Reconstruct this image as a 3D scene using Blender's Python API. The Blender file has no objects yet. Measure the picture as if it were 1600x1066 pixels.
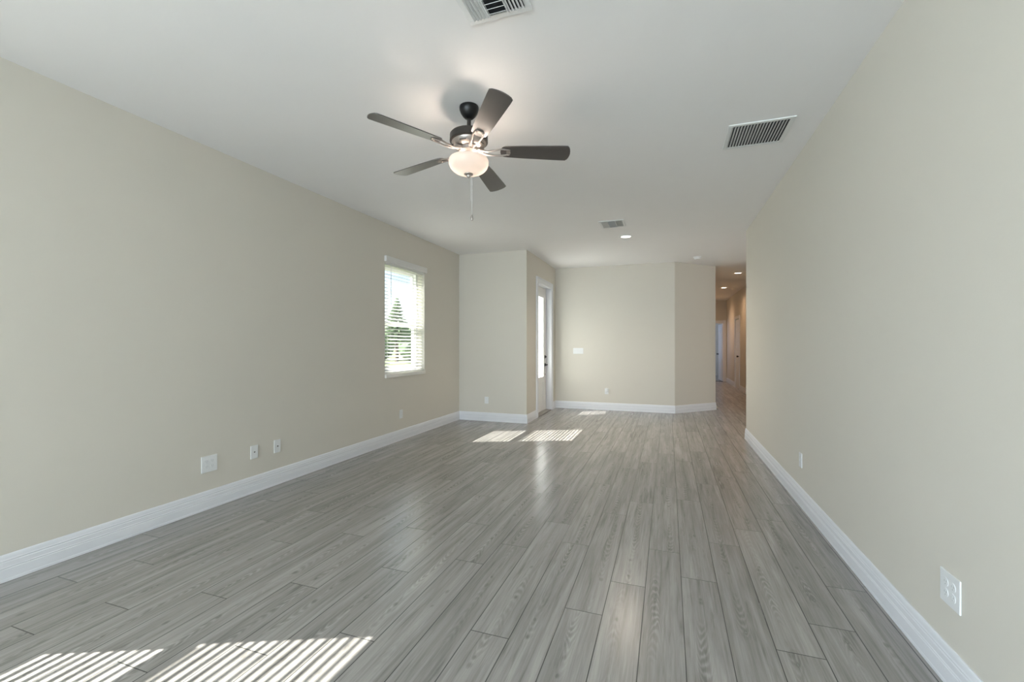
import bpy, bmesh, math, random
from mathutils import Vector, Matrix
random.seed(7)
S = bpy.context.scene
COL = S.collection
PI = math.pi
# ------------------------------------------------------------------ camera
H = 2.84          # ceiling height
CAMH = 1.285
YAW = math.atan(244/690)
cam_d = bpy.data.cameras.new('camera'); cam = bpy.data.objects.new('camera', cam_d); COL.objects.link(cam)
cam_d.sensor_width = 36.0; cam_d.lens = 690/1600*36.0
cam_d.shift_y = (539-533)/1600
cam_d.clip_start = 0.05; cam_d.clip_end = 400
cam.location = (0, 0, CAMH); cam.rotation_euler = (PI/2, 0, YAW)
S.camera = cam
# ------------------------------------------------------------------ view + world + sun + added daylight and fill lamps
S.view_settings.view_transform = 'Standard'; S.view_settings.look = 'None'
S.view_settings.gamma = 1.0; S.view_settings.exposure = 0.43; S.view_settings.use_curve_mapping = False
W = bpy.data.worlds.new('sky'); S.world = W; W.use_nodes = True
nt = W.node_tree; nt.nodes.clear()
wo = nt.nodes.new('ShaderNodeOutputWorld'); bg = nt.nodes.new('ShaderNodeBackground')
sky = nt.nodes.new('ShaderNodeTexSky'); sky.sky_type = 'NISHITA'; sky.sun_disc = False
SUN = Vector((1, 0.43, -0.97)).normalized()
sky.sun_elevation = math.asin(-SUN.z); sky.sun_rotation = math.atan2(-SUN.x, -SUN.y)
tc = nt.nodes.new('ShaderNodeTexCoord'); cn = nt.nodes.new('ShaderNodeTexNoise')
cn.inputs['Scale'].default_value = 3.2; cn.inputs['Detail'].default_value = 7; cn.inputs['Roughness'].default_value = 0.55
mp = nt.nodes.new('ShaderNodeMapping'); mp.inputs['Scale'].default_value = (1, 1, 2.6); mp.inputs['Location'].default_value = (0.4, 0.0, 0.3)
cr = nt.nodes.new('ShaderNodeValToRGB'); cr.color_ramp.elements[0].position = 0.48; cr.color_ramp.elements[1].position = 0.66
mx = nt.nodes.new('ShaderNodeMix'); mx.data_type = 'RGBA'; mx.inputs[7].default_value = (6.5, 6.7, 7.2, 1)
nt.links.new(tc.outputs['Generated'], mp.inputs['Vector']); nt.links.new(mp.outputs[0], cn.inputs['Vector'])
nt.links.new(cn.outputs['Fac'], cr.inputs[0]); nt.links.new(cr.outputs[0], mx.inputs[0])
nt.links.new(sky.outputs[0], mx.inputs[6]); nt.links.new(mx.outputs[2], bg.inputs[0])
bg.inputs[1].default_value = 0.25; nt.links.new(bg.outputs[0], wo.inputs[0])

def lamp(name, kind, loc, power, color=(1, 1, 1), parent=None, **kw):
    d = bpy.data.lights.new(name, kind); d.energy = power; d.color = color
    for k, v in kw.items():
        if k != 'rot': setattr(d, k, v)
    o = bpy.data.objects.new(name, d); COL.objects.link(o); o.location = loc
    if 'rot' in kw: o.rotation_euler = kw['rot']
    if parent: o.parent = parent
    return o
sun = lamp('sun', 'SUN', (-6, -3, 8), 25, (1.0, 0.96, 0.90), angle=math.radians(0.35))
sun.rotation_euler = SUN.to_track_quat('-Z', 'Y').to_euler()
# added fill lamp at an assumed glazed door behind the camera, lights the room
lamp('fill_rear', 'AREA', (-1.2, -6.45, 1.25), 335, (0.76, 0.85, 1.0), rot=(PI/2, 0, 0), shape='RECTANGLE', size=3.4, size_y=2.3)
# added fill lamp at an added window behind the camera, brightens the right wall
lamp('fill_left', 'AREA', (-3.75, -3.6, 1.35), 235, (0.72, 0.84, 1.0), rot=(PI/2, 0, -PI/2), shape='RECTANGLE', size=2.3, size_y=1.9)
# added fill lamp for the assumed daylight of the room beyond the hall
lamp('fill_bedroom', 'AREA', (0.3, 19.0, 1.5), 16, (0.62, 0.74, 1.0), rot=(PI/2, 0, -PI/2), shape='RECTANGLE', size=1.4, size_y=1.3)
# added fill lamp outside the glass of the front door, brightens the far end
lamp('fill_porch', 'AREA', (-2.62, 7.98, 1.45), 21, (0.96, 0.97, 1.0), rot=(PI/2, 0, -PI/2), shape='RECTANGLE', size=0.75, size_y=1.6)
# added fill lamp, unseen round the right wall's end, brightens the far end
lamp('fill_kitchen', 'AREA', (4.3, 7.9, 1.5), 16, (1.0, 0.93, 0.85), rot=(PI/2, 0, PI/2), shape='RECTANGLE', size=1.8, size_y=1.6)

# ------------------------------------------------------------------ materials
def new_mat(name):
    m = bpy.data.materials.new(name); m.use_nodes = True
    return m, m.node_tree, m.node_tree.nodes['Principled BSDF']
def plain(name, col, rough=0.5, metal=0.0, noise=0.0, nscale=40, bump=0.0, bscale=200, spec=0.5):
    m, t, b = new_mat(name)
    b.inputs['Base Color'].default_value = (*col, 1); b.inputs['Roughness'].default_value = rough
    b.inputs['Metallic'].default_value = metal; b.inputs['Specular IOR Level'].default_value = spec
    co = t.nodes.new('ShaderNodeTexCoord')
    if noise:
        n = t.nodes.new('ShaderNodeTexNoise'); n.inputs['Scale'].default_value = nscale; n.inputs['Detail'].default_value = 4
        r = t.nodes.new('ShaderNodeMapRange'); r.inputs[3].default_value = 1-noise; r.inputs[4].default_value = 1+noise
        h = t.nodes.new('ShaderNodeVectorMath'); h.operation = 'SCALE'; h.inputs[0].default_value = col
        t.links.new(co.outputs['Object'], n.inputs['Vector']); t.links.new(n.outputs['Fac'], r.inputs[0])
        t.links.new(r.outputs[0], h.inputs['Scale']); t.links.new(h.outputs[0], b.inputs['Base Color'])
    if bump:
        n = t.nodes.new('ShaderNodeTexNoise'); n.inputs['Scale'].default_value = bscale; n.inputs['Detail'].default_value = 3
        u = t.nodes.new('ShaderNodeBump'); u.inputs['Strength'].default_value = bump; u.inputs['Distance'].default_value = 0.002
        t.links.new(co.outputs['Object'], n.inputs['Vector']); t.links.new(n.outputs['Fac'], u.inputs['Height'])
        t.links.new(u.outputs[0], b.inputs['Normal'])
    return m
M = {}
M['wall'] = plain('wall_paint', (0.69, 0.655, 0.58), 0.6, noise=0.012, nscale=2, bump=0.12, bscale=140, spec=0.3)
M['ceiling'] = plain('ceiling_paint', (0.90, 0.89, 0.88), 0.75, noise=0.012, nscale=3, bump=0.25, bscale=45, spec=0.2)
M['trim'] = plain('trim_paint', (0.79, 0.80, 0.83), 0.35, noise=0.01, nscale=6)
M['doorpaint'] = plain('door_paint', (0.84, 0.83, 0.81), 0.35, noise=0.01, nscale=6)
M['plastic'] = plain('white_plastic', (0.80, 0.81, 0.81), 0.35, noise=0.01, nscale=30)
M['vinyl'] = plain('vinyl_frame', (0.86, 0.86, 0.85), 0.4, noise=0.01)
M['ventmetal'] = plain('vent_enamel', (0.80, 0.81, 0.80), 0.4, noise=0.01)
M['ventdark'] = plain('vent_duct', (0.03, 0.032, 0.035), 0.8, noise=0.2)
M['black'] = plain('black_metal', (0.012, 0.012, 0.012), 0.35, metal=0.3, noise=0.1)
M['bronze'] = plain('bronze_motor', (0.055, 0.05, 0.045), 0.38, metal=0.6, noise=0.08)
M['nickel'] = plain('brushed_nickel', (0.42, 0.38, 0.35), 0.35, metal=0.85, noise=0.06, nscale=80)
M['slot'] = plain('slot_grey', (0.42, 0.44, 0.45), 0.5, noise=0.05)
M['dot'] = plain('jack_metal', (0.08, 0.07, 0.06), 0.4, metal=0.6, noise=0.1)
M['sill'] = plain('sill_stone', (0.84, 0.82, 0.77), 0.3, noise=0.03, nscale=20)
M['stucco'] = plain('stucco', (0.62, 0.58, 0.50), 0.8, noise=0.04, bump=0.4, bscale=60)
M['concrete'] = plain('porch_concrete', (0.55, 0.53, 0.49), 0.8, noise=0.1, nscale=8)
M['grass'] = plain('lawn', (0.10, 0.13, 0.05), 0.9, noise=0.4, nscale=6)
M['foliage'] = plain('foliage', (0.13, 0.19, 0.10), 0.8, noise=0.4, nscale=3)
M['bark'] = plain('bark', (0.12, 0.09, 0.06), 0.9, noise=0.3, nscale=9)
M['fence'] = plain('white_fence', (0.75, 0.76, 0.78), 0.5, noise=0.03)
M['tan'] = plain('tan_stucco', (0.40, 0.32, 0.25), 0.8, noise=0.05)
M['roof'] = plain('roof_tile', (0.16, 0.12, 0.10), 0.8, noise=0.3, nscale=4)

def blade_mat():
    m, t, b = new_mat('blade_wood')
    co = t.nodes.new('ShaderNodeTexCoord'); mp = t.nodes.new('ShaderNodeMapping'); mp.inputs['Scale'].default_value = (4, 70, 4)
    n = t.nodes.new('ShaderNodeTexNoise'); n.inputs['Scale'].default_value = 1; n.inputs['Detail'].default_value = 4
    r = t.nodes.new('ShaderNodeValToRGB'); r.color_ramp.elements[0].color = (0.020, 0.015, 0.014, 1); r.color_ramp.elements[1].color = (0.042, 0.033, 0.030, 1)
    t.links.new(co.outputs['Object'], mp.inputs[0]); t.links.new(mp.outputs[0], n.inputs['Vector'])
    t.links.new(n.outputs['Fac'], r.inputs[0]); t.links.new(r.outputs[0], b.inputs['Base Color'])
    b.inputs['Roughness'].default_value = 0.42; b.inputs['Specular IOR Level'].default_value = 1.0; b.inputs['Coat Weight'].default_value = 1.0; b.inputs['Coat Roughness'].default_value = 0.38; b.inputs['Coat IOR'].default_value = 1.7
    return m
M['blade'] = blade_mat()

def slat_mat():
    m, t, b = new_mat('blind_vinyl')
    b.inputs['Base Color'].default_value = (0.88, 0.88, 0.86, 1); b.inputs['Roughness'].default_value = 0.45
    tr = t.nodes.new('ShaderNodeBsdfTranslucent'); tr.inputs[0].default_value = (0.85, 0.84, 0.80, 1)
    mix = t.nodes.new('ShaderNodeMixShader'); mix.inputs[0].default_value = 0.2
    out = t.nodes['Material Output']
    t.links.new(b.outputs[0], mix.inputs[1]); t.links.new(tr.outputs[0], mix.inputs[2]); t.links.new(mix.outputs[0], out.inputs[0])
    return m
M['slat'] = slat_mat()

def glass_mat(name, clear=0.92, tint=(0.97, 0.99, 0.98), frost=0.0):
    m, t, b = new_mat(name); t.nodes.remove(b); out = t.nodes['Material Output']
    tr = t.nodes.new('ShaderNodeBsdfTransparent'); tr.inputs[0].default_value = (*tint, 1)
    gl = t.nodes.new('ShaderNodeBsdfGlossy'); gl.inputs['Roughness'].default_value = 0.02
    mix = t.nodes.new('ShaderNodeMixShader'); mix.inputs[0].default_value = 1-clear
    t.links.new(tr.outputs[0], mix.inputs[1]); t.links.new(gl.outputs[0], mix.inputs[2])
    last = mix
    if frost:
        co = t.nodes.new('ShaderNodeTexCoord'); v = t.nodes.new('ShaderNodeTexVoronoi'); v.inputs['Scale'].default_value = 26
        r = t.nodes.new('ShaderNodeMapRange'); r.inputs[3].default_value = frost*0.7; r.inputs[4].default_value = min(1, frost*1.25)
        tl = t.nodes.new('ShaderNodeBsdfTranslucent'); tl.inputs[0].default_value = (0.93, 0.95, 0.94, 1)
        m2 = t.nodes.new('ShaderNodeMixShader')
        t.links.new(co.outputs['Object'], v.inputs['Vector']); t.links.new(v.outputs['Distance'], r.inputs[0])
        t.links.new(r.outputs[0], m2.inputs[0]); t.links.new(mix.outputs[0], m2.inputs[1]); t.links.new(tl.outputs[0], m2.inputs[2])
        last = m2
    t.links.new(last.outputs[0], out.inputs[0])
    return m
M['glass'] = glass_mat('window_glass')
M['doorglass'] = glass_mat('textured_door_glass', 0.95, frost=0.45)

def bowl_mat():
    m, t, b = new_mat('frosted_bowl_glass'); out = t.nodes['Material Output']
    b.inputs['Base Color'].default_value = (0.88, 0.82, 0.76, 1); b.inputs['Roughness'].default_value = 0.25
    tl = t.nodes.new('ShaderNodeBsdfTranslucent')
    co = t.nodes.new('ShaderNodeTexCoord'); n = t.nodes.new('ShaderNodeTexNoise'); n.inputs['Scale'].default_value = 9
    r = t.nodes.new('ShaderNodeValToRGB'); r.color_ramp.elements[0].color = (0.66, 0.64, 0.62, 1); r.color_ramp.elements[1].color = (0.72, 0.70, 0.68, 1)
    t.links.new(co.outputs['Object'], n.inputs['Vector']); t.links.new(n.outputs['Fac'], r.inputs[0]); t.links.new(r.outputs[0], tl.inputs[0])
    mix = t.nodes.new('ShaderNodeMixShader'); mix.inputs[0].default_value = 0.6
    t.links.new(b.outputs[0], mix.inputs[1]); t.links.new(tl.outputs[0], mix.inputs[2]); t.links.new(mix.outputs[0], out.inputs[0])
    return m
M['bowl'] = bowl_mat()
def emit(name, col, s):
    m, t, b = new_mat(name); b.inputs['Base Color'].default_value = (0.8, 0.8, 0.8, 1)
    b.inputs['Emission Color'].default_value = (*col, 1); b.inputs['Emission Strength'].default_value = s
    return m
M['lens'] = emit('downlight_lens', (1.0, 0.93, 0.82), 4.0)
M['lenswarm'] = emit('hall_downlight_lens', (1.0, 0.82, 0.62), 5.0)

def floor_mat():
    m, t, b = new_mat('grey_wood_planks'); L = t.links.new; N = t.nodes.new
    uv = N('ShaderNodeUVMap'); uv.uv_map = 'lo'; uv2 = N('ShaderNodeUVMap'); uv2.uv_map = 'hi'
    at = N('ShaderNodeAttribute'); at.attribute_name = 'plank'
    def math_(op, a, b_=None, c=None, clamp=False):
        n = N('ShaderNodeMath'); n.operation = op; n.use_clamp = clamp
        for i, v in enumerate((a, b_, c)):
            if v is None: continue
            if isinstance(v, (int, float)): n.inputs[i].default_value = v
            else: L(v, n.inputs[i])
        return n.outputs[0]
    sep = N('ShaderNodeSeparateXYZ'); L(uv.outputs[0], sep.inputs[0])
    sep2 = N('ShaderNodeSeparateXYZ'); L(uv2.outputs[0], sep2.inputs[0])
    rnd = N('ShaderNodeSeparateColor'); L(at.outputs['Color'], rnd.inputs[0])
    # plank-local coordinates moved to a random place of the wood
    def coord(sx, sy, seed):
        c = N('ShaderNodeCombineXYZ')
        L(math_('MULTIPLY', sep.outputs[0], sx), c.inputs[0])
        L(math_('MULTIPLY', sep.outputs[1], sy), c.inputs[1])
        L(math_('MULTIPLY_ADD', rnd.outputs[seed % 3], 57.0, seed*3.1), c.inputs[2])
        return c.outputs[0]
    def noise(sx, sy, seed, detail=3, rough=0.5, dist=0.0):
        n = N('ShaderNodeTexNoise'); n.inputs['Scale'].default_value = 1; n.inputs['Detail'].default_value = detail
        n.inputs['Roughness'].default_value = rough; n.inputs['Distortion'].default_value = dist
        L(coord(sx, sy, seed), n.inputs['Vector']); return n.outputs['Fac']
    broad = noise(17, 0.9, 0, 4, 0.6, 0.5)
    fine = noise(105, 3.2, 1, 5, 0.7)
    # cathedral grain: nested arcs running down a narrow column of each plank
    cc = math_('MULTIPLY_ADD', rnd.outputs[2], 0.07, 0.055)
    wob = noise(2.0, 2.2, 1, 2, 0.5)
    cc = math_('ADD', cc, math_('MULTIPLY_ADD', wob, 0.07, -0.035))
    uc = math_('SUBTRACT', sep.outputs[0], cc)
    un = math_('DIVIDE', uc, 0.0135); u2 = math_('MULTIPLY', un, un)
    sgn = math_('SUBTRACT', math_('MULTIPLY', math_('GREATER_THAN', rnd.outputs[0], 0.5), 2.0), 1.0)
    nph = noise(30, 4.2, 2, 3, 0.5, 0.2)
    ph = math_('MULTIPLY_ADD', sep.outputs[1], 105.0, math_('MULTIPLY', math_('MULTIPLY', u2, 2.3), sgn))
    ph = math_('MULTIPLY_ADD', nph, 17.0, ph)
    rings = math_('POWER', math_('MULTIPLY_ADD', math_('SINE', ph), 0.5, 0.5), 1.6)
    msk = noise(1.0, 2.2, 0, 2, 0.5)
    mr = N('ShaderNodeMapRange'); mr.inputs[1].default_value = 0.42; mr.inputs[2].default_value = 0.62; L(msk, mr.inputs[0])
    colm = math_('EXPONENT', math_('MULTIPLY', math_('MULTIPLY', u2, -0.42), 1.0))
    cm = math_('MULTIPLY', colm, mr.outputs[0])
    ringm = math_('MULTIPLY', math_('SUBTRACT', rings, 0.42), cm)
    # dark mineral streaks
    st = noise(38, 2.4, 2, 3, 0.6, 0.5)
    ms = N('ShaderNodeMapRange'); ms.inputs[1].default_value = 0.56; ms.inputs[2].default_value = 0.74; L(st, ms.inputs[0])
    # knots, every half metre or so along the same column
    def knots(freq, seed, size):
        fr = math_('FRACT', math_('MULTIPLY_ADD', sep.outputs[1], freq, math_('MULTIPLY', rnd.outputs[seed], 9.7)))
        dv = math_('MULTIPLY', math_('SUBTRACT', fr, 0.5), 0.55/freq)
        d2 = math_('ADD', math_('MULTIPLY', dv, dv), math_('MULTIPLY', uc, uc))
        dd = math_('SUBTRACT', math_('SQRT', d2), math_('MULTIPLY_ADD', nph, 0.016, -0.008))
        k_ = N('ShaderNodeMapRange'); k_.interpolation_type = 'SMOOTHSTEP'; k_.inputs[1].default_value = size; k_.inputs[2].default_value = size*0.15; L(dd, k_.inputs[0])
        return k_.outputs[0]
    kn = math_('MAXIMUM', knots(1.3, 0, 0.014), knots(0.83, 1, 0.010))
    val = math_('MULTIPLY_ADD', broad, 0.76, -0.04)
    val = math_('MULTIPLY_ADD', fine, 0.54, val)
    val = math_('MULTIPLY_ADD', ringm, 0.26, val)
    val = math_('MULTIPLY_ADD', cm, -0.06, val)
    val = math_('MULTIPLY_ADD', ms.outputs[0], -0.22, val)
    val = math_('MULTIPLY_ADD', kn, -0.20, val)
    val = math_('MULTIPLY_ADD', rnd.outputs[1], 0.08, val)
    ramp = N('ShaderNodeValToRGB'); e = ramp.color_ramp.elements
    e[0].position = 0.12; e[0].color = (0.092, 0.087, 0.081, 1); e[1].position = 0.90; e[1].color = (0.470, 0.447, 0.420, 1)
    k = e.new(0.42); k.color = (0.213, 0.202, 0.189, 1); k = e.new(0.65); k.color = (0.327, 0.311, 0.294, 1)
    L(val, ramp.inputs[0])
    # seams
    dx = math_('MINIMUM', sep.outputs[0], sep2.outputs[0]); dy = math_('MINIMUM', sep.outputs[1], sep2.outputs[1])
    d = math_('MINIMUM', dx, dy)
    sm = N('ShaderNodeMapRange'); sm.interpolation_type = 'SMOOTHSTEP'; sm.inputs[1].default_value = 0.0006; sm.inputs[2].default_value = 0.0032
    L(d, sm.inputs[0])
    mxc = N('ShaderNodeMix'); mxc.data_type = 'RGBA'; mxc.inputs[6].default_value = (0.05, 0.05, 0.047, 1)
    L(sm.outputs[0], mxc.inputs[0]); L(ramp.outputs[0], mxc.inputs[7]); L(mxc.outputs[2], b.inputs['Base Color'])
    rr = N('ShaderNodeMapRange'); rr.inputs[3].default_value = 0.30; rr.inputs[4].default_value = 0.22; L(val, rr.inputs[0]); L(rr.outputs[0], b.inputs['Roughness'])
    bu = N('ShaderNodeBump'); bu.inputs['Strength'].default_value = 0.35; bu.inputs['Distance'].default_value = 0.0012
    hh = math_('MULTIPLY_ADD', val, 0.25, sm.outputs[0]); L(hh, bu.inputs['Height']); L(bu.outputs[0], b.inputs['Normal'])
    b.inputs['Specular IOR Level'].default_value = 0.68
    return m
M['floor'] = floor_mat()

# ------------------------------------------------------------------ mesh helpers
class MB:
    def __init__(s): s.bm = bmesh.new()
    def box(s, x0, x1, y0, y1, z0, z1, bevel=0.0, mat=None):
        r = bmesh.ops.create_cube(s.bm, size=1.0); vs = r['verts']
        for v in vs:
            v.co = Vector(((x0+x1)/2+v.co.x*abs(x1-x0), (y0+y1)/2+v.co.y*abs(y1-y0), (z0+z1)/2+v.co.z*abs(z1-z0)))
        if bevel:
            es = list({e for v in vs for e in v.link_edges})
            r2 = bmesh.ops.bevel(s.bm, geom=es, offset=bevel, segments=2, affect='EDGES', profile=0.6)
            vs = list({v for f in r2['faces'] for v in f.verts} | {v for v in vs if v.is_valid})
        if mat:
            for v in vs: v.co = mat @ v.co
        return s
    def lathe(s, prof, n=40, cx=0, cy=0, cz=0, cap=True, rot=None):
        rings = []
        for r, z in prof:
            ring = []
            for i in range(n):
                a = 2*PI*i/n; p = Vector((r*math.cos(a), r*math.sin(a), z))
                if rot: p = rot @ p
                ring.append(s.bm.verts.new(p+Vector((cx, cy, cz))))
            rings.append(ring)
        for a, b in zip(rings, rings[1:]):
            for i in range(n):
                s.bm.faces.new((a[i], a[(i+1) % n], b[(i+1) % n], b[i]))
        if cap:
            if prof[0][0] > 1e-6: s.bm.faces.new(list(reversed(rings[0])))
            if prof[-1][0] > 1e-6: s.bm.faces.new(rings[-1])
        return s
    def tube(s, pts, r, n=10):
        pts = [Vector(p) for p in pts]; rings = []
        for i, p in enumerate(pts):
            d = (pts[min(i+1, len(pts)-1)]-pts[max(i-1, 0)]).normalized()
            u = d.cross(Vector((0.13, 0.31, 0.94))).normalized(); v = d.cross(u)
            rr = r[i] if isinstance(r, (list, tuple)) else r
            rings.append([s.bm.verts.new(p+u*rr*math.cos(2*PI*k/n)+v*rr*math.sin(2*PI*k/n)) for k in range(n)])
        for a, b in zip(rings, rings[1:]):
            for i in range(n): s.bm.faces.new((a[i], a[(i+1) % n], b[(i+1) % n], b[i]))
        s.bm.faces.new(list(reversed(rings[0]))); s.bm.faces.new(rings[-1])
        return s
    def prism(s, outline, z0, z1, mat=None):
        lo = [s.bm.verts.new((x, y, z0)) for x, y in outline]; hi = [s.bm.verts.new((x, y, z1)) for x, y in outline]
        n = len(lo)
        s.bm.faces.new(list(reversed(lo))); s.bm.faces.new(hi)
        for i in range(n): s.bm.faces.new((lo[i], lo[(i+1) % n], hi[(i+1) % n], hi[i]))
        if mat:
            for v in lo+hi: v.co = mat @ v.co
        return s
    def sweep(s, prof, a, b, ma=0.0, mb=0.0, out=(1, 0)):
        """profile [(depth, z)] run from a to b along a wall; depth grows along out; ma/mb: how far the ends move per unit of depth"""
        a = Vector((*a, 0)); b = Vector((*b, 0)); d = (b-a).normalized(); o = Vector((*out, 0))
        A = [s.bm.verts.new(a+o*p+d*(ma*p)+Vector((0, 0, z))) for p, z in prof]
        B = [s.bm.verts.new(b+o*p+d*(mb*p)+Vector((0, 0, z))) for p, z in prof]
        n = len(prof)
        for i in range(n): s.bm.faces.new((A[i], A[(i+1) % n], B[(i+1) % n], B[i]))
        s.bm.faces.new(list(reversed(A))); s.bm.faces.new(B)
        return s
    def build(s, name, mat, parent=None, smooth=False, xf=None):
        bmesh.ops.recalc_face_normals(s.bm, faces=s.bm.faces)
        if xf: bmesh.ops.transform(s.bm, matrix=xf, verts=s.bm.verts)
        me = bpy.data.meshes.new(name); s.bm.to_mesh(me); s.bm.free()
        if smooth:
            for p in me.polygons: p.use_smooth = True
            try: me.set_sharp_from_angle(angle=math.radians(35))
            except Exception: pass
        me.materials.append(M[mat])
        o = bpy.data.objects.new(name, me); COL.objects.link(o)
        if parent: o.parent = parent
        return o
def tag(o, label=None, cat=None, group=None, kind=None):
    if label: o['label'] = label
    if cat: o['category'] = cat
    if group: o['group'] = group
    if kind: o['kind'] = kind
    return o
def empty(name, loc=(0, 0, 0), rot=(0, 0, 0)):
    o = bpy.data.objects.new(name, None); COL.objects.link(o); o.location = loc; o.rotation_euler = rot
    o.empty_display_size = 0.1
    return o
def struct(name, mb, mat, label=None, smooth=False):
    return tag(mb.build(name, mat, smooth=smooth), label or name.replace('_', ' '), name.split('_')[0], kind='structure')

# ------------------------------------------------------------------ room shell
XL, XR, YJ, XE, YF = -3.40, 1.005, 6.88, -2.18, 8.82
YB = -6.0
DX, DY = 0.118, 0.885          # diagonal wall from (0.118, 8.82) to (0.885, 9.587)
XH = 1.92; YH = 17.0; YR = 6.76; YS = 9.2
W1 = (4.762, 5.728); WZ = (0.905, 2.365); SHIFT = -5.03
W2 = (W1[0]+SHIFT, W1[1]+SHIFT)

def floor():
    bm = bmesh.new(); lo = bm.loops.layers.uv.new('lo'); hi = bm.loops.layers.uv.new('hi'); pc = bm.loops.layers.float_color.new('plank')
    PW, PL, X0 = 0.181, 1.303, 0.791
    ph = {-23: 1.989, -22: 1.468, -21: 1.733, -20: 1.139, -19: 1.40, -18: 2.213, -17: 1.625, -16: 1.155, -15: 1.852, -14: 1.384, -13: 2.156,
          -12: 2.906, -11: 2.381, -10: 2.667, -9: 1.814, -8: 2.824, -7: 2.121, -6: 2.442, -5: 2.909, -4: 2.616, -3: 3.132, -2: 2.126, -1: 2.375, 0: 2.775}
    rg = random.Random(11)
    for k in range(-24, 20):
        xa = max(X0+k*PW, XL-0.02); xb = X0+(k+1)*PW
        if xa >= xb: continue
        base = ph.get(k, rg.uniform(0, PL))
        ymin, ymax = YB-0.4, 20.6
        if xb < XE-0.02: ymax = YJ+0.02
        elif xa < 0.9: ymax = 9.8
        y = base-PL*math.ceil((base-ymin)/PL)
        while y < ymax:
            c = (rg.random(), rg.random(), rg.random(), 1)
            y1 = y+PL; ya = max(y, ymin); yb_ = min(y1, ymax)
            if yb_ > ya:
                vs = [bm.verts.new((x, yy, 0)) for x, yy in ((xa, ya), (xb, ya), (xb, yb_), (xa, yb_))]
                f = bm.faces.new(vs)
                for l in f.loops:
                    x, yy = l.vert.co.x, l.vert.co.y
                    l[lo].uv = (x-(X0+k*PW), yy-y); l[hi].uv = (xb-x, y1-yy); l[pc] = c
            y = y1
    me = bpy.data.meshes.new('floor'); bm.to_mesh(me); bm.free(); me.materials.append(M['floor'])
    o = bpy.data.objects.new('floor', me); COL.objects.link(o)
    tag(o, 'grey wood look plank floor', 'floor', kind='structure')
floor()
b = MB().box(-3.6, 4.6, YB-0.2, 20.7, -0.20, -0.004)
struct('trim_slab', b, 'concrete', 'concrete slab under the floor')
struct('ceiling', MB().box(-3.6, 4.6, YB-0.2, 20.7, H, H+0.12), 'ceiling', 'white painted ceiling')

w = MB()   # left wall with two window openings and the added one
ys = [YB-0.2, -4.8, -2.4, W2[0], W2[1], W1[0], W1[1], YJ+0.15]
for i in (0, 2, 4, 6): w.box(-3.6, XL, ys[i], ys[i+1], 0, H)
for (a, c) in (W1, W2): w.box(-3.6, XL, a, c, 0, WZ[0]); w.box(-3.6, XL, a, c, WZ[1], H)
w.box(-3.6, XL, -4.8, -2.4, 0, 0.35).box(-3.6, XL, -4.8, -2.4, 2.365, H)
struct('wall_left', w, 'wall', 'long beige left wall')
struct('wall_jog', MB().box(XL, XE-0.15, YJ, YJ+0.15, 0, H), 'wall', 'short beige wall facing the room before the entry')
D0, D1, DZ = 7.50, 8.47, 2.41   # rough opening of the front door
w = MB().box(XE-0.15, XE, YJ, D0, 0, H).box(XE-0.15, XE, D1, YF, 0, H).box(XE-0.15, XE, D0, D1, DZ, H)
struct('wall_entry', w, 'wall', 'beige wall that holds the front door')
struct('wall_far', MB().box(XE-0.15, DX, YF, YF+0.13, 0, H), 'wall', 'beige far wall')
struct('wall_diagonal', MB().prism([(DX, YF), (DY, YF+DY-DX), (DY-0.1, YF+DY-DX+0.1), (DX-0.0, YF+0.18)], 0, H), 'wall', 'beige diagonal wall beside the hall')
struct('wall_hall_left', MB().box(DY-0.12, DY, YF+DY-DX, YH, 0, H), 'wall', 'left wall of the hall')
struct('wall_right', MB().box(XR, XR+0.14, YB-0.2, YR, 0, H), 'wall', 'long beige right wall')
struct('wall_kitchen', MB().box(XR+0.14, 4.6, YR-0.14, YR, 0, H), 'wall', 'wall round the end of the right wall')
struct('wall_side_return', MB().box(XH+0.12, 4.6, YS, YS+0.12, 0, H), 'wall', 'return wall beside the hall')
HD0, HD1, HDZ = 14.03, 14.86, 2.05
w = MB().box(XH, XH+0.12, YS, HD0, 0, H).box(XH, XH+0.12, HD1, YH, 0, H).box(XH, XH+0.12, HD0, HD1, HDZ, H)
struct('wall_hall_right', w, 'wall', 'right wall of the hall')
FD0, FD1 = 0.99, 1.815
w = MB().box(DY-0.12, FD0, YH, YH+0.12, 0, H).box(FD1, XH+1.5, YH, YH+0.12, 0, H).box(FD0, FD1, YH, YH+0.12, HDZ, H)
struct('wall_hall_end', w, 'wall', 'end wall of the hall')
w = MB().box(-0.1, 0, YH+0.12, 20.7, 0, H).box(0, 3.42, 20.5, 20.62, 0, H).box(3.42, 3.54, YH+0.12, 20.7, 0, H).box(-0.1, DY-0.12, YH, YH+0.12, 0, H)
struct('wall_bedroom', w, 'wall', 'walls of the room beyond the hall')
w = MB().box(4.6, 4.72, YR-0.14, YS+0.12, 0, H)
struct('wall_kitchen_end', w, 'wall', 'end wall of the kitchen side')
SX0, SX1, SZ = -3.0, 0.6, 2.42
w = MB().box(-3.6, SX0, YB-0.2, YB, 0, H).box(SX1, XR+0.14, YB-0.2, YB, 0, H).box(SX0, SX1, YB-0.2, YB, SZ, H)
struct('wall_rear', w, 'wall', 'wall behind the camera with the assumed glazed door')

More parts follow.
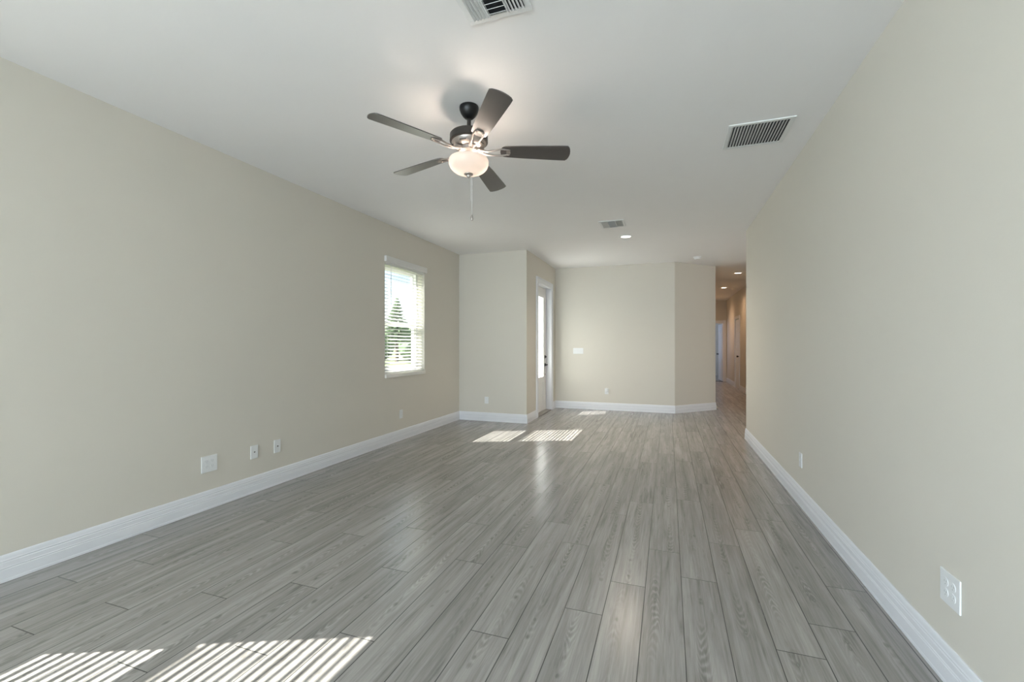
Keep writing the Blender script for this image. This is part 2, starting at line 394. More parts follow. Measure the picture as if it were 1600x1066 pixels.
# ------------------------------------------------------------------ baseboards
BH = 0.145
BP = [(0, 0), (0.017, 0), (0.017, 0.012), (0.0155, 0.016), (0.0155, 0.066), (0.0135, 0.070), (0.0155, 0.075), (0.0135, 0.080), (0.0135, 0.103),
      (0.011, 0.108), (0.013, 0.114), (0.0105, 0.120), (0.009, 0.132), (0.007, 0.140), (0.004, BH), (0, BH)]
def base(name, runs, label):
    b = MB()
    for a, c, ma, mb_, out in runs: b.sweep(BP, a, c, ma, mb_, out)
    struct(name, b, 'trim', label)
base('baseboard_left', [((XL, YB), (XL, YJ), 1, -1, (1, 0))], 'tall white baseboard of the left wall')
base('baseboard_jog', [((XL, YJ), (XE, YJ), 1, 1, (0, -1))], 'white baseboard of the short wall')
base('baseboard_entry', [((XE, YJ), (XE, 7.42), -1, 0, (1, 0)), ((XE, 8.55), (XE, YF), 0, -1, (1, 0))], 'white baseboard beside the front door')
base('baseboard_far', [((XE, YF), (DX, YF), 1, math.tan(PI/8), (0, -1))], 'white baseboard of the far wall')
q = math.sqrt(0.5)
base('baseboard_diagonal', [((DX, YF), (DY, YF+DY-DX), -math.tan(PI/8), math.tan(PI/8), (q, -q)),
                            ((DY, YF+DY-DX), (DY, YH), -math.tan(PI/8), -1, (1, 0))], 'white baseboard of the diagonal wall')
base('baseboard_right', [((XR, YB), (XR, YR), 1, 1, (-1, 0)), ((XR, YR), (XR+0.9, YR), -1, 0, (0, 1))], 'tall white baseboard of the right wall')
base('baseboard_hall', [((XH, YS), (XH, HD0-0.08), -1, 0, (-1, 0)), ((XH, HD1+0.08), (XH, YH), 0, -1, (-1, 0)),
                        ((XH, YS), (XH+1.2, YS), -1, 0, (0, -1))], 'white baseboard of the hall')

# ------------------------------------------------------------------ windows
def window(name, dy, label):
    y0, y1 = W1[0]+dy, W1[1]+dy; z0, z1 = WZ
    XG = -3.56
    r = empty(name, (XL, (y0+y1)/2, z0)); tag(r, label, 'window', kind='structure')
    inv = Matrix.Translation((-XL, -(y0+y1)/2, -z0))
    def part(mb, n, m, p=r): return mb.build(n, m, p, xf=inv)
    fw = 0.045
    b = MB()
    b.box(XG-0.035, XG+0.045, y0, y0+fw, z0, z1).box(XG-0.035, XG+0.045, y1-fw, y1, z0, z1)
    b.box(XG-0.035, XG+0.045, y0+fw, y1-fw, z0, z0+fw).box(XG-0.035, XG+0.045, y0+fw, y1-fw, z1-fw, z1)
    part(b, 'window_frame', 'vinyl')
    zm = 1.575
    b = MB()  # upper sash, outer track
    b.box(XG-0.03, XG, y0+fw, y0+fw+0.03, zm, z1-fw).box(XG-0.03, XG, y1-fw-0.03, y1-fw, zm, z1-fw)
    b.box(XG-0.03, XG, y0+fw+0.03, y1-fw-0.03, zm-0.02, zm+0.02).box(XG-0.03, XG, y0+fw+0.03, y1-fw-0.03, z1-fw-0.03, z1-fw)
    up = part(b, 'upper_sash', 'vinyl')
    part(MB().box(XG-0.018, XG-0.013, y0+fw+0.02, y1-fw-0.02, zm+0.01, z1-fw-0.02), 'glass_pane', 'glass')
    b = MB()
    b.box(XG+0.002, XG+0.035, y0+fw, y0+fw+0.04, z0+fw, zm).box(XG+0.002, XG+0.035, y1-fw-0.04, y1-fw, z0+fw, zm)
    b.box(XG+0.002, XG+0.035, y0+fw+0.04, y1-fw-0.04, zm-0.02, zm+0.024).box(XG+0.002, XG+0.035, y0+fw+0.04, y1-fw-0.04, z0+fw, z0+fw+0.05)
    part(b, 'lower_sash', 'vinyl')
    part(MB().box(XG+0.014, XG+0.019, y0+fw+0.03, y1-fw-0.03, z0+fw+0.03, zm-0.01), 'glass_pane', 'glass')
    part(MB().box(XG+0.045, XL+0.022, y0, y1, z0-0.045, z0+0.001, 0.004), 'window_sill', 'sill')
    # blind
    b_root = empty('window_blind', (XL-0.035, (y0+y1)/2, z1)); iv = Matrix.Translation((-(XL-0.035), -(y0+y1)/2, -z1))
    def bp(mb, n, m, p=b_root): return mb.build(n, m, p, xf=iv)
    b = MB().box(XL-0.002, XL+0.032, y0-0.012, y1+0.03, z1-0.018, z1+0.058, 0.004)
    b.box(XL-0.03, XL-0.002, y0+0.002, y1-0.002, z1-0.018, z1-0.001)
    bp(b, 'valance', 'slat')
    bp(MB().box(XL-0.065, XL-0.01, y0+0.006, y1-0.006, z1-0.045, z1-0.002), 'headrail', 'slat')
    n = 31; pitch = 0.0445; ztop = z1-0.075; b = MB(); tilt = math.radians(21); sw = 0.021
    xc = XL-0.038
    for i in range(n):
        zc = ztop-i*pitch
        if zc < z0+0.045: break
        mt = Matrix.Translation((xc, 0, zc)) @ Matrix.Rotation(tilt, 4, 'Y')
        b.box(-sw, sw, y0+0.006, y1-0.006, -0.0013, 0.0013, mat=mt)
    bp(b, 'slats', 'slat')
    bp(MB().box(xc-0.025, xc+0.025, y0+0.006, y1-0.006, z0+0.008, z0+0.026, 0.003), 'bottom_rail', 'slat')
    b = MB()
    for yy in (y0+0.14, y1-0.14):
        for xx in (xc-0.026, xc+0.026): b.box(xx-0.0008, xx+0.0008, yy-0.001, yy+0.001, z0+0.02, z1-0.04)
    bp(b, 'ladder_cords', 'slat')
    b = MB().tube([(XL-0.001, y0+0.135, z1-0.02), (XL-0.001, y0+0.135, 1.80)], 0.0045, 8)
    bp(b, 'tilt_wand', 'ventmetal')
    return b_root
tag(window('window_1', 0, 'single hung white window in the left wall'), 'white two inch slat blind in the window of the left wall', 'blind')
tag(window('window_2', SHIFT, 'white window of the left wall nearest the camera'), 'white slat blind in the left wall window beside the camera', 'blind')
r = empty('window_3_added', (XL, -3.6, 0.35)); tag(r, 'wide white window added in the left wall, unseen behind the camera', 'window', kind='structure')  # unseen window, added to let more light onto the right wall
iv = Matrix.Translation((-XL, 3.6, -0.35))
b = MB()
for yy in (-4.8, -3.63, -2.46): b.box(-3.59, -3.51, yy, yy+0.06, 0.35, 2.365)
b.box(-3.59, -3.51, -4.8, -2.4, 0.35, 0.41).box(-3.59, -3.51, -4.8, -2.4, 2.305, 2.365)
b.build('window_frame', 'vinyl', r, xf=iv)
MB().box(-3.553, -3.547, -4.76, -2.44, 0.38, 2.33).build('glass_pane', 'glass', r, xf=iv)
# assumed glazed door, unseen behind the camera
r = empty('door_4_assumed', ((SX0+SX1)/2, YB, 0)); tag(r, 'wide glazed sliding door assumed behind the camera, unseen', 'door', kind='structure')
iv = Matrix.Translation((-(SX0+SX1)/2, -YB, 0))
b = MB()
for xx in (SX0, SX0+1.17, SX0+2.37, SX1-0.06): b.box(xx, xx+0.06, YB-0.14, YB-0.06, 0, SZ)
b.box(SX0, SX1, YB-0.14, YB-0.06, SZ-0.06, SZ).box(SX0, SX1, YB-0.14, YB-0.06, 0, 0.06)
b.build('door_frame', 'vinyl', r, xf=iv)
MB().box(SX0+0.05, SX1-0.05, YB-0.103, YB-0.097, 0.05, SZ-0.05).build('glass_pane', 'glass', r, xf=iv)

# ------------------------------------------------------------------ front door
r = empty('door_1', (XE, (D0+D1)/2, 0)); tag(r, 'white front door with a tall textured glass panel', 'door', kind='structure')
iv = Matrix.Translation((-XE, -(D0+D1)/2, 0))
XD = -2.275
b = MB()
b.box(XE, XE+0.018, 7.435, 7.522, 0, 2.475, 0.004).box(XE, XE+0.018, 8.448, 8.535, 0, 2.475, 0.004).box(XE, XE+0.0175, 7.522, 8.448, 2.388, 2.475, 0.004)
b.box(XE, XE+0.024, 7.42, 7.435, 0, 2.475, 0.002).box(XE, XE+0.024, 8.535, 8.55, 0, 2.475, 0.002).box(XE, XE+0.024, 7.42, 8.55, 2.4751, 2.49, 0.002)
b.build('door_casing', 'trim', r, xf=iv)
b = MB().box(XE-0.15, XE, D0, 7.522, 0, DZ-0.02).box(XE-0.15, XE, 8.448, D1, 0, DZ-0.02).box(XE-0.15, XE, D0, D1, DZ-0.03, DZ)
b.box(XD-0.055, XD-0.045, 7.522, 7.535, 0, DZ-0.03).box(XD-0.055, XD-0.045, 8.435, 8.448, 0, DZ-0.03)
b.build('door_jamb', 'trim', r, xf=iv)
g0, g1, gz0, gz1 = 7.735, 8.235, 0.665, 2.20
b = MB(); d0, d1 = 7.527, 8.443; x0, x1 = XD-0.044, XD
b.box(x0, x1, d0, g0, 0.022, 2.375).box(x0, x1, g1, d1, 0.022, 2.375).box(x0, x1, g0, g1, 0.022, gz0).box(x0, x1, g0, g1, gz1, 2.375)
b.box(x1-0.001, x1+0.006, g0-0.005, g1+0.005, 0.16, 0.175).box(x1-0.001, x1+0.006, g0-0.005, g1+0.005, 0.565, 0.58)
b.box(x1-0.001, x1+0.006, g0-0.005, g0+0.010, 0.16, 0.58).box(x1-0.001, x1+0.006, g1-0.010, g1+0.005, 0.16, 0.58)
b.box(x1-0.001, x1+0.004, g0+0.06, g1-0.06, 0.22, 0.52, 0.003)
b.build('door_slab', 'doorpaint', r, xf=iv)
b = MB()
for (a, c, e, f) in ((g0-0.02, g0+0.012, gz0-0.02, gz1+0.02), (g1-0.012, g1+0.02, gz0-0.02, gz1+0.02)): b.box(x1-0.002, x1+0.010, a, c, e, f, 0.003)
b.box(x1-0.002, x1+0.0095, g0+0.012, g1-0.012, gz0-0.02, gz0+0.012).box(x1-0.002, x1+0.0095, g0+0.012, g1-0.012, gz1-0.012, gz1+0.02)
b.build('glass_molding', 'doorpaint', r, xf=iv)
gp = MB().box(XD-0.026, XD-0.018, g0, g1, gz0, gz1).build('glass_panel', 'doorglass', r, xf=iv)
b = MB(); xx = XD-0.016
for yy in (g0+0.10, g1-0.10): b.box(xx-0.002, xx+0.002, yy-0.004, yy+0.004, gz0, gz1)
for zz in (gz0+0.10, gz0+0.33, gz0+0.75, gz1-0.33, gz1-0.10): b.box(xx-0.002, xx+0.002, g0, g1, zz-0.004, zz+0.004)
b.build('glass_leading', 'nickel', gp, xf=iv)
rotx = Matrix.Rotation(PI/2, 3, 'Y')
b = MB().lathe([(0.0, 0), (0.031, 0), (0.031, 0.006), (0.024, 0.012), (0, 0.012)], 24, XD, 8.375, 1.05, rot=rotx)
b.box(XD+0.010, XD+0.03, 8.372, 8.378, 1.035, 1.065, 0.001)
b.build('deadbolt', 'black', r, smooth=True, xf=iv)
b = MB().lathe([(0.0, 0), (0.031, 0), (0.031, 0.006), (0.022, 0.012), (0.011, 0.014), (0.011, 0.05), (0, 0.05)], 24, XD, 8.375, 0.895, rot=rotx)
b.tube([(XD+0.045, 8.38, 0.895), (XD+0.05, 8.34, 0.893), (XD+0.048, 8.27, 0.887)], [0.011, 0.010, 0.008])
b.build('lever_handle', 'black', r, smooth=True, xf=iv)
MB().lathe([(0, 0), (0.008, 0), (0.008, 0.01), (0, 0.012)], 12, XD, 8.375, 0.71, rot=rotx).build('door_bolt', 'nickel', r, xf=iv)
MB().box(XE-0.15, XE+0.012, 7.50, 8.47, 0, 0.018, 0.004).build('threshold', 'nickel', r, xf=iv)

# ------------------------------------------------------------------ hall doors
def arch_panel_door(root, xf, wd=0.80, ht=2.02):
    """slab in local x (width) / z (height), face towards -y"""
    b = MB().box(0, wd, 0, 0.035, 0.01, ht)
    def ring(pts, depth=0.006, wdt=0.014):
        n = len(pts)
        for i in range(n):
            a, c = Vector(pts[i]), Vector(pts[(i+1) % n]); d = (c-a); L = d.length; d.normalize()
            ang = math.atan2(d.y, d.x)
            for sgn in (-1, 1):
                yf = -depth/2 if sgn < 0 else 0.035+depth/2
                mt = Matrix.Translation(((a.x+c.x)/2, yf, (a.y+c.y)/2)) @ Matrix.Rotation(-ang, 4, 'Y')
                b.box(-L/2-0.004, L/2+0.004, -depth/2, depth/2, -wdt/2, wdt/2, mat=mt)
    m = 0.11
    ring([(m, 0.16), (wd-m, 0.16), (wd-m, 0.80), (m, 0.80)])
    arch = [(m, 0.96), (wd-m, 0.96), (wd-m, 1.66)]
    for i in range(1, 8):
        t = i/8; x = wd-m-(wd-2*m)*t
        arch.append((x, 1.66+0.085*(1-math.cos(2*PI*t))))
    arch.append((m, 1.66))
    ring(arch)
    ring([(m+0.045, 0.205), (wd-m-0.045, 0.205), (wd-m-0.045, 0.755), (m+0.045, 0.755)], 0.004, 0.01)
    return b.build('door_slab', 'doorpaint', root, xf=xf)
def knob(root, xf, side=-1):
    b = MB().lathe([(0, 0), (0.032, 0), (0.032, 0.006), (0.012, 0.012), (0.012, 0.03), (0.026, 0.04), (0.029, 0.052), (0.022, 0.066), (0, 0.07)], 20, rot=Matrix.Rotation(PI/2, 3, 'X'))
    b.build('door_knob', 'black', root, smooth=True, xf=xf)
r = empty('door_2', (XH, (HD0+HD1)/2, 0)); tag(r, 'white arched panel door in the right wall of the hall', 'door', kind='structure')
iv = Matrix.Translation((-XH, -(HD0+HD1)/2, 0))
b = MB().box(XH-0.018, XH, HD0-0.08, HD0+0.005, 0, HDZ+0.08, 0.003).box(XH-0.018, XH, HD1-0.005, HD1+0.08, 0, HDZ+0.08, 0.003).box(XH-0.0175, XH, HD0, HD1, HDZ-0.005, HDZ+0.08, 0.003)
b.build('door_casing', 'trim', r, xf=iv)
arch_panel_door(r, iv @ Matrix.Translation((XH+0.004, HD0+0.015, 0)) @ Matrix.Rotation(PI/2, 4, 'Z') @ Matrix.Scale(-1, 4, (0, 1, 0)) @ Matrix.Identity(4))
knob(r, iv @ Matrix.Translation((XH+0.004, HD0+0.10, 0.95)) @ Matrix.Rotation(-PI/2, 4, 'Z'))
r = empty('door_3', ((FD0+FD1)/2, YH, 0)); tag(r, 'open white door at the end of the hall', 'door', kind='structure')
iv = Matrix.Translation((-(FD0+FD1)/2, -YH, 0))
b = MB().box(FD0-0.09, FD0+0.005, YH-0.018, YH, 0, HDZ+0.09, 0.003).box(FD1-0.005, FD1+0.09, YH-0.018, YH, 0, HDZ+0.09, 0.003).box(FD0, FD1, YH-0.0175, YH, HDZ-0.005, HDZ+0.09, 0.003)
b.box(FD0, FD0+0.015, YH, YH+0.12, 0, HDZ).box(FD1-0.015, FD1, YH, YH+0.12, 0, HDZ).box(FD0, FD1, YH, YH+0.12, HDZ-0.015, HDZ)
b.build('door_casing', 'trim', r, xf=iv)
leaf = iv @ Matrix.Translation((FD1-0.02, YH+0.125, 0)) @ Matrix.Rotation(math.radians(93.5), 4, 'Z')
arch_panel_door(r, leaf @ Matrix.Scale(-1, 4, (0, 1, 0)))
knob(r, leaf @ Matrix.Translation((0.73, 0.0, 0.95)) @ Matrix.Rotation(PI, 4, 'Z'))
MB().box(FD0, FD1, YH, YH+0.12, 0, 0.014).build('threshold', 'black', r, xf=iv)

# ------------------------------------------------------------------ ceiling fan
FC = (-1.226, 2.626)
fan = empty('ceiling_fan', (*FC, H)); tag(fan, 'dark five blade ceiling fan with lit frosted glass bowl and pull chains', 'ceiling fan')
# everything below the ball joint hangs a little out of true, as in the photo
ta = math.radians(104); tiltM = Matrix.Translation((0, 0, -0.07)) @ Matrix.Rotation(math.radians(2.6), 4, Vector((-math.sin(ta), math.cos(ta), 0))) @ Matrix.Translation((0, 0, 0.07))
MB().lathe([(0.0, 0), (0.061, 0), (0.063, -0.006), (0.062, -0.022), (0.055, -0.042), (0.042, -0.062), (0.029, -0.075), (0.020, -0.081), (0.0, -0.081)], 40).build('canopy', 'black', fan, smooth=True)
MB().lathe([(0, -0.07), (0.0135, -0.07), (0.0135, -0.185), (0, -0.185)], 20).build('downrod', 'bronze', fan, smooth=True, xf=tiltM)
b = MB().lathe([(0, -0.166), (0.024, -0.166), (0.028, -0.174), (0.10, -0.181), (0.118, -0.186), (0.124, -0.194), (0.124, -0.234), (0.119, -0.239), (0.111, -0.242), (0, -0.242)], 56)
b.build('motor_housing', 'bronze', fan, smooth=True, xf=tiltM)
b = MB().lathe([(0, -0.241), (0.112, -0.241), (0.107, -0.253), (0.091, -0.270), (0.074, -0.278), (0, -0.278)], 56)
mh = b.build('motor_cover', 'nickel', fan, smooth=True, xf=tiltM)
for k in range(5):
    a = math.radians(238+36+72*k)
    mt = Matrix.Rotation(a, 4, 'Z') @ Matrix.Translation((0.1005, 0, -0.2600)) @ Matrix.Rotation(math.radians(-42), 4, 'Y')
    MB().box(-0.002, 0.0015, -0.022, 0.022, -0.009, 0.009, mat=mt).build('cooling_slot', 'black', mh, xf=tiltM)
b = MB().lathe([(0, -0.276), (0.060, -0.276), (0.063, -0.280), (0.063, -0.300), (0.058, -0.306), (0.046, -0.316), (0.046, -0.336), (0.030, -0.344), (0.012, -0.350), (0.012, -0.440), (0, -0.440)], 48)
b.build('switch_housing', 'nickel', fan, smooth=True, xf=tiltM)
# blades
BZ = -0.292
def blade_outline():
    pts = []
    r0, r1 = 0.205, 0.655; w0, w1 = 0.049, 0.067
    for i in range(9):      # rounded root
        a = PI/2+PI*i/8; pts.append((r0+0.035+0.035*math.cos(a), w0*math.sin(a) if abs(math.sin(a)) > 1e-6 else 0))
    pts += [(r0+0.15, -w0-0.008), (r1-0.05, -w1), (r1-0.016, -w1), (r1-0.004, -w1+0.012)]
    for i in range(1, 6): t = i/6; pts.append((r1-0.002+0.010*math.sin(PI*t), -w1+0.012+(2*w1-0.024)*t))
    pts += [(r1-0.004, w1-0.012), (r1-0.016, w1), (r1-0.05, w1), (r0+0.15, w0+0.008)]
    return pts
for k in range(5):
    an = math.radians(238+72*k)
    mt = tiltM @ Matrix.Rotation(an, 4, 'Z')
    pm = mt @ Matrix.Translation((0, 0, BZ)) @ Matrix.Rotation(math.radians(-13), 4, 'X')
    pivot = pm
    b = MB().prism(blade_outline(), -0.003, 0.003)
    o = b.build('blade', 'blade', fan, xf=None); o.matrix_local = pm
    b = MB()
    for s_ in (-1, 1):
        b.tube([(0.07, s_*0.012, -0.001), (0.12, s_*0.016, -0.014), (0.17, s_*0.024, -0.012), (0.215, s_*0.030, -0.006), (0.262, s_*0.022, -0.006)], [0.007, 0.006, 0.0055, 0.006, 0.006], 8)
    b.box(0.245, 0.270, -0.024, 0.024, -0.0075, -0.003, 0.002)
    b.box(0.055, 0.10, -0.02, 0.02, -0.004, 0.012, 0.003)
    for (sx, sy) in ((0.248, -0.018), (0.248, 0.018), (0.268, 0.0)): b.lathe([(0, -0.011), (0.004, -0.010), (0.005, -0.0075), (0, -0.0075)], 10, sx, sy, 0)
    b.build('blade_bracket', 'nickel', o, smooth=True)
# light kit
b = MB().lathe([(0.120, -0.353), (0.126, -0.354), (0.1295, -0.363), (0.129, -0.380), (0.121, -0.402), (0.110, -0.415), (0.094, -0.427), (0.072, -0.437), (0.050, -0.443), (0.025, -0.447), (0.0, -0.448)], 56, cap=False)
b.lathe([(0.120, -0.353), (0.1225, -0.359), (0.1255, -0.365), (0.125, -0.379), (0.1175, -0.399), (0.107, -0.411), (0.091, -0.423), (0.070, -0.433), (0.048, -0.439), (0.024, -0.443), (0.0, -0.444)], 56, cap=False)
b.build('glass_bowl', 'bowl', fan, smooth=True, xf=tiltM)
MB().lathe([(0, -0.444), (0.030, -0.446), (0.029, -0.451), (0.014, -0.456), (0.011, -0.464), (0.007, -0.470), (0, -0.472)], 24).build('finial', 'nickel', fan, smooth=True, xf=tiltM)
def chain(x, y, z0, z1, pull=True):
    b = MB(); z = z0
    b.tube([(x, y, z0), (x, y, z1)], 0.0006, 5)
    while z > z1:
        r_ = 0.0019; b.lathe([(0, r_), (r_*0.8, r_*0.5), (r_*0.8, -r_*0.5), (0, -r_)], 6, x, y, z); z -= 0.0068
    c = b.build('pull_chain', 'ventmetal', fan)
    if pull:
        MB().lathe([(0, 0.004), (0.003, 0), (0.007, -0.015), (0.0085, -0.028), (0.006, -0.038), (0, -0.040)], 14, x, y, z1).build('pull_fob', 'nickel', c, smooth=True)
chain(0.012, 0.018, -0.44, -0.700)
chain(0.004, 0.016, -0.44, -0.610, False)
for i, (x, y) in enumerate(((0.072, 0.030), (-0.070, -0.036))):
    lamp('fan_bulb', 'POINT', (x, y, -0.378), 3.7 if i == 0 else 2.7, (1.0, 0.84, 0.72), parent=fan, shadow_soft_size=0.022)

# ------------------------------------------------------------------ ceiling items
def register(loc, sx, sy, label, louver='three', group=None):
    r = empty('ceiling_vent', (*loc, H)); tag(r, label, 'air vent')
    fr = 0.028; b = MB(); z0, z1 = -0.008, 0.0
    b.box(-sx/2, sx/2, -sy/2, -sy/2+fr, z0, z1, 0.002).box(-sx/2, sx/2, sy/2-fr, sy/2, z0, z1, 0.002)
    b.box(-sx/2, -sx/2+fr, -sy/2+fr, sy/2-fr, z0, z1, 0.002).box(sx/2-fr, sx/2, -sy/2+fr, sy/2-fr, z0, z1, 0.002)
    b.build('frame', 'ventmetal', r)
    MB().box(-sx/2+fr, sx/2-fr, -sy/2+fr, sy/2-fr, -0.0012, -0.0002).build('duct', 'ventdark', r)
    b = MB(); ix, iy = sx/2-fr, sy/2-fr
    if louver == 'return':
        n = 18; p = 2*ix/n
        for i in range(n+1):
            mt = Matrix.Translation((-ix+i*p, 0, -0.0075)) @ Matrix.Rotation(math.radians(-38), 4, 'Y')
            b.box(-0.0085, 0.0085, -iy, iy, -0.0006, 0.0006, mat=mt)
    else:
        c = ix*0.36
        for sgn in (-1, 1):
            n = 5; p = (ix-c)/n
            for i in range(n):
                x = sgn*(c+(i+0.5)*p)
                mt = Matrix.Translation((x, 0, -0.010)) @ Matrix.Rotation(math.radians(sgn*40), 4, 'Y')
                b.box(-0.0085, 0.0085, -iy, iy, -0.0007, 0.0007, mat=mt)
        n = 9; p = 2*iy/n
        for i in range(n):
            mt = Matrix.Translation((0, -iy+(i+0.5)*p, -0.010)) @ Matrix.Rotation(math.radians(38), 4, 'X')
            b.box(-c+0.004, c-0.004, -0.015, 0.015, -0.0007, 0.0007, mat=mt)
        for x in (-c, c): b.box(x-0.0015, x+0.0015, -iy, iy, -0.018, -0.002)
    b.build('louvers', 'ventmetal', r)
register((0.614, 3.665), 0.415, 0.41, 'square white return grille with many thin slots on the ceiling near the right wall', 'return')
register((-0.745, 1.79), 0.31, 0.33, 'white three way air register cut by the top edge of the photo')
register((-0.675, 5.775), 0.31, 0.33, 'small white three way air register on the ceiling before the recessed light')
def downlight(loc, label, warm, power, group=None):
    r = empty('recessed_light', (*loc, H)); tag(r, label, 'light', group)
    MB().lathe([(0.066, -0.004), (0.070, -0.008), (0.092, -0.006), (0.095, -0.001), (0.095, 0.0), (0.066, 0.0)], 40, cap=False).build('trim_ring', 'plastic', r, smooth=True)
    MB().lathe([(0, -0.005), (0.066, -0.0045), (0.066, -0.001), (0, -0.001)], 40).build('lens', 'lenswarm' if warm else 'lens', r)
    lamp('downlight', 'SPOT', (0, 0, -0.03), power, (1.0, 0.64, 0.38) if warm else (1.0, 0.86, 0.70), parent=r, spot_size=math.radians(150), spot_blend=1.0, shadow_soft_size=0.10)
downlight((-0.571, 6.512), 'round recessed ceiling light before the far wall, beside the small register', False, 80)
downlight((1.42, 10.618), 'nearer of the two recessed ceiling lights in the hall', True, 30)
downlight((1.425, 13.22), 'farther of the two recessed ceiling lights in the hall', True, 30)
downlight((1.22, 15.7), 'assumed recessed ceiling light, unseen at the far end of the hall, before the open door', True, 48)  # assumed lamp, added out of view to brighten the hall's end wall
r = empty('smoke_detector', (0.49, 8.46, H)); tag(r, 'round white smoke detector on the ceiling by the diagonal wall', 'smoke detector')
MB().lathe([(0, 0), (0.072, 0), (0.072, -0.012), (0.066, -0.016), (0, -0.016)], 32).build('base_plate', 'plastic', r, smooth=True)
MB().lathe([(0, -0.016), (0.058, -0.016), (0.056, -0.030), (0.045, -0.040), (0.02, -0.044), (0, -0.044)], 32).build('cover', 'plastic', r, smooth=True)

# ------------------------------------------------------------------ wall plates; local face towards -y, x right, z up
def plate(name, loc, rz, w_, h_, kind, label, cat='outlet'):
    r = empty(name, loc, (0, 0, rz)); tag(r, label, cat)
    MB().box(-w_/2, w_/2, -0.006, 0, -h_/2, h_/2, 0.0025).build('cover_plate', 'plastic', r)
    if kind in ('duplex', 'quad'):
        for cx in ((0,) if kind == 'duplex' else (-0.023, 0.023)):
            for cz in (-0.020, 0.020):
                o = MB().lathe([(0, 0), (0.0165, 0), (0.0165, 0.0015), (0, 0.0015)], 24, cx, -0.006, cz, rot=Matrix.Rotation(PI/2, 3, 'X')).build('receptacle', 'plastic', r)
                b = MB()
                for sx in (-0.006, 0.006): b.box(cx+sx-0.001, cx+sx+0.001, -0.0079, -0.0074, cz-0.001, cz+0.007)
                b.lathe([(0, 0), (0.0022, 0), (0.0022, 0.0004), (0, 0.0004)], 10, cx, -0.0075, cz-0.008, rot=Matrix.Rotation(PI/2, 3, 'X'))
                b.build('slots', 'slot', o)
    if kind == 'coax':
        b = MB().lathe([(0, 0), (0.0055, 0), (0.0055, 0.003), (0.0038, 0.003), (0.0038, 0.008), (0, 0.008)], 16, 0, -0.006, 0, rot=Matrix.Rotation(PI/2, 3, 'X'))
        b.build('jack', 'dot', r)
    if kind == 'data':
        MB().box(-0.007, 0.007, -0.0072, -0.006, -0.005, 0.004).build('jack', 'dot', r)
    if kind == 'switch3':
        for cx in (-0.062, 0, 0.062)[:]:
            mt = Matrix.Translation((cx, -0.007, 0)) @ Matrix.Rotation(math.radians(3), 4, 'X')
            MB().box(-0.0165, 0.0165, -0.002, 0.002, -0.033, 0.033, 0.001, mat=mt).build('rocker', 'plastic', r)
    return r
LW = PI/2   # plates on the left wall face +x
plate('wall_outlet', (XL, 2.477, 0.352), LW, 0.128, 0.128, 'quad', 'wide four socket outlet on the left wall, nearest the camera')
plate('wall_jack', (XL, 2.877, 0.352), LW, 0.072, 0.115, 'data', 'narrow white jack plate with grey socket beside the wide outlet', 'jack plate')
plate('wall_jack', (XL, 3.117, 0.352), LW, 0.072, 0.118, 'coax', 'narrow white coaxial plate with small dark dot on the left wall', 'jack plate')
plate('wall_outlet', (XL, 5.12, 0.352), LW, 0.072, 0.115, 'duplex', 'small white outlet on the left wall below the window')
plate('wall_outlet', (-2.886, YJ, 0.352), 0, 0.072, 0.115, 'duplex', 'small white outlet on the short wall left of the entry')
plate('light_switch', (-1.706, YF, 1.163), 0, 0.205, 0.115, 'switch3', 'wide white three rocker switch plate on the far wall beside the front door', 'switch')
plate('wall_outlet', (XR, 4.115, 0.36), -LW, 0.072, 0.115, 'duplex', 'small white outlet midway along the right wall')
plate('wall_outlet', (XR, 2.118, 0.361), -LW, 0.124, 0.124, 'quad', 'wide white outlet plate low on the right wall nearest the camera')
r = plate('wall_outlet', (-1.142, YF, 0.37), 0, 0.072, 0.115, 'duplex', 'small white outlet with a plug-in unit low on the far wall')
b = MB().box(-0.022, 0.026, -0.052, -0.008, -0.01, 0.052, 0.008).box(-0.014, 0.018, -0.045, -0.012, 0.05, 0.066, 0.006)
b.build('plug_in_unit', 'ventmetal', r)

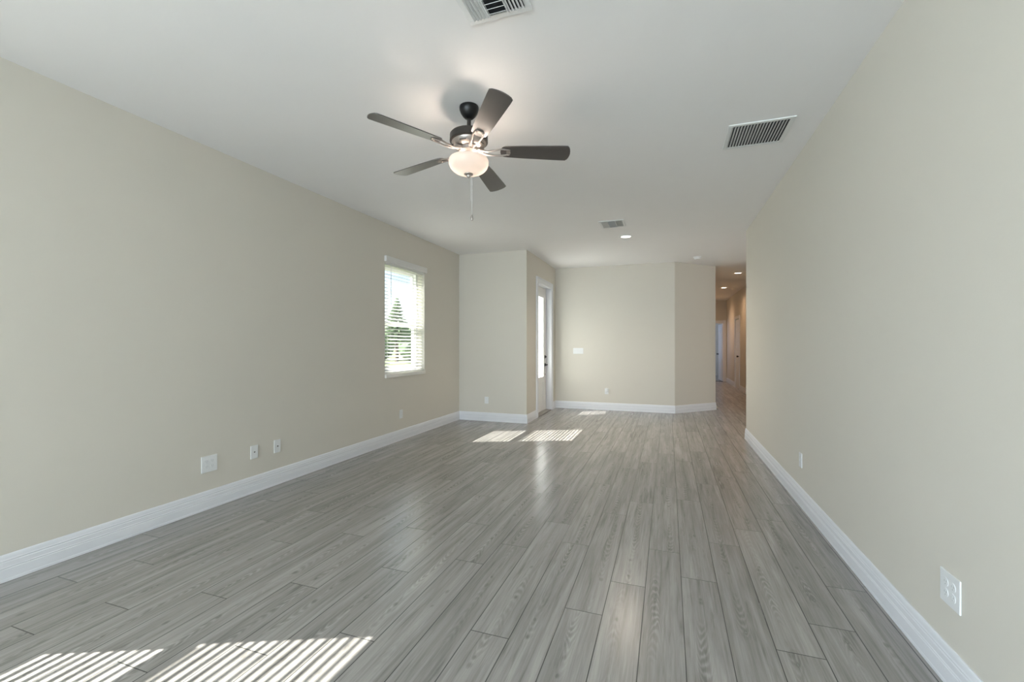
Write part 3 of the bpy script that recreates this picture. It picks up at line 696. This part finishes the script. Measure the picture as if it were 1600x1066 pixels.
# ------------------------------------------------------------------ outside, seen through the window and the door
struct('ground', MB().box(-90, 60, -60, 120, -0.32, -0.16), 'grass', 'lawn outside')
struct('trim_porch_floor', MB().box(-5.2, XE-0.15, YJ+0.15, 11.2, -0.16, -0.02), 'concrete', 'concrete porch outside the front door')
struct('trim_porch_roof', MB().box(-4.05, -3.6, YJ+0.0, 11.2, H, H+0.16), 'stucco', 'porch roof edge')
w = MB().box(-2.33, -2.2, YF+0.13, 11.2, 0, H)
struct('wall_porch', w, 'stucco', 'stucco wall beside the porch')
def norfolk_pine(loc, h, label):
    r = empty('pine_tree', loc); tag(r, label, 'tree')
    MB().tube([(0, 0, -0.1), (0, 0, h*0.5), (0, 0, h)], [0.16, 0.09, 0.02], 8).build('trunk', 'bark', r)
    b = MB(); rg = random.Random(3); n = 15
    for i in range(n):
        z = h*(0.30+0.68*i/(n-1)); R_ = (1-i/(n-0.3))*h*0.26+0.08
        for k in range(9):
            a = 2*PI*(k+0.3*i)/9+rg.uniform(-.1, .1)
            p0 = Vector((0, 0, z)); p1 = Vector((R_*math.cos(a), R_*math.sin(a), z+R_*0.10)); 
            b.tube([p0, (p0+p1)/2+Vector((0, 0, 0.03)), p1], [0.05, 0.16*R_**0.5, 0.04], 6)
    b.build('foliage', 'foliage', r)
norfolk_pine((-20.3, 30, 0), 5.0, 'tiered pine tree seen through the blind of the window')
def shrub(loc, r_, h, seed):
    bm = bmesh.new(); bmesh.ops.create_icosphere(bm, subdivisions=3, radius=1)
    rg = random.Random(seed)
    for v in bm.verts:
        k = 1+rg.uniform(-.13, .13); v.co = Vector((v.co.x*r_*k, v.co.y*r_*k, (v.co.z*0.5+0.5)*h*k))
    me = bpy.data.meshes.new('shrub'); bm.to_mesh(me); bm.free(); me.materials.append(M['foliage'])
    o = bpy.data.objects.new('shrub', me); COL.objects.link(o); o.location = loc
    tag(o, 'dense green shrub in the row beyond the neighbouring lawn', 'shrub', 'row of shrubs beyond the lawn'); return o
for i in range(9): shrub((-34+i*2.9, 33+i*0.6, -0.16), 1.25, 2.5+0.3*math.sin(i*2.1), i)
b = empty('neighbour_house', (-21, 40, -0.16)); tag(b, 'tan house with a low tiled roof beyond the shrubs', 'house')
MB().box(-6, 5, 0, 8, 0, 2.9).build('wall', 'tan', b)
rb = MB(); vs = [rb.bm.verts.new(p) for p in ((-6.6, -0.6, 2.9), (5.6, -0.6, 2.9), (5.6, 8.6, 2.9), (-6.6, 8.6, 2.9), (-3, 4, 4.6), (2, 4, 4.6))]
for f in ((0, 1, 5, 4), (1, 2, 5), (2, 3, 4, 5), (3, 0, 4), (3, 2, 1, 0)): rb.bm.faces.new([vs[i] for i in f])
rb.build('roof', 'roof', b)
for i in range(5):
    p = MB().box(-0.07, 0.07, -0.07, 0.07, 0, 1.25, 0.01).box(-0.085, 0.085, -0.085, 0.085, 1.25, 1.30, 0.01).build('fence_post', 'fence')
    p.location = (-12.4+i*1.15, 13.5+i*1.35, -0.16)
    tag(p, 'white square fence post standing on the lawn outside', 'fence post', 'white fence posts outside')
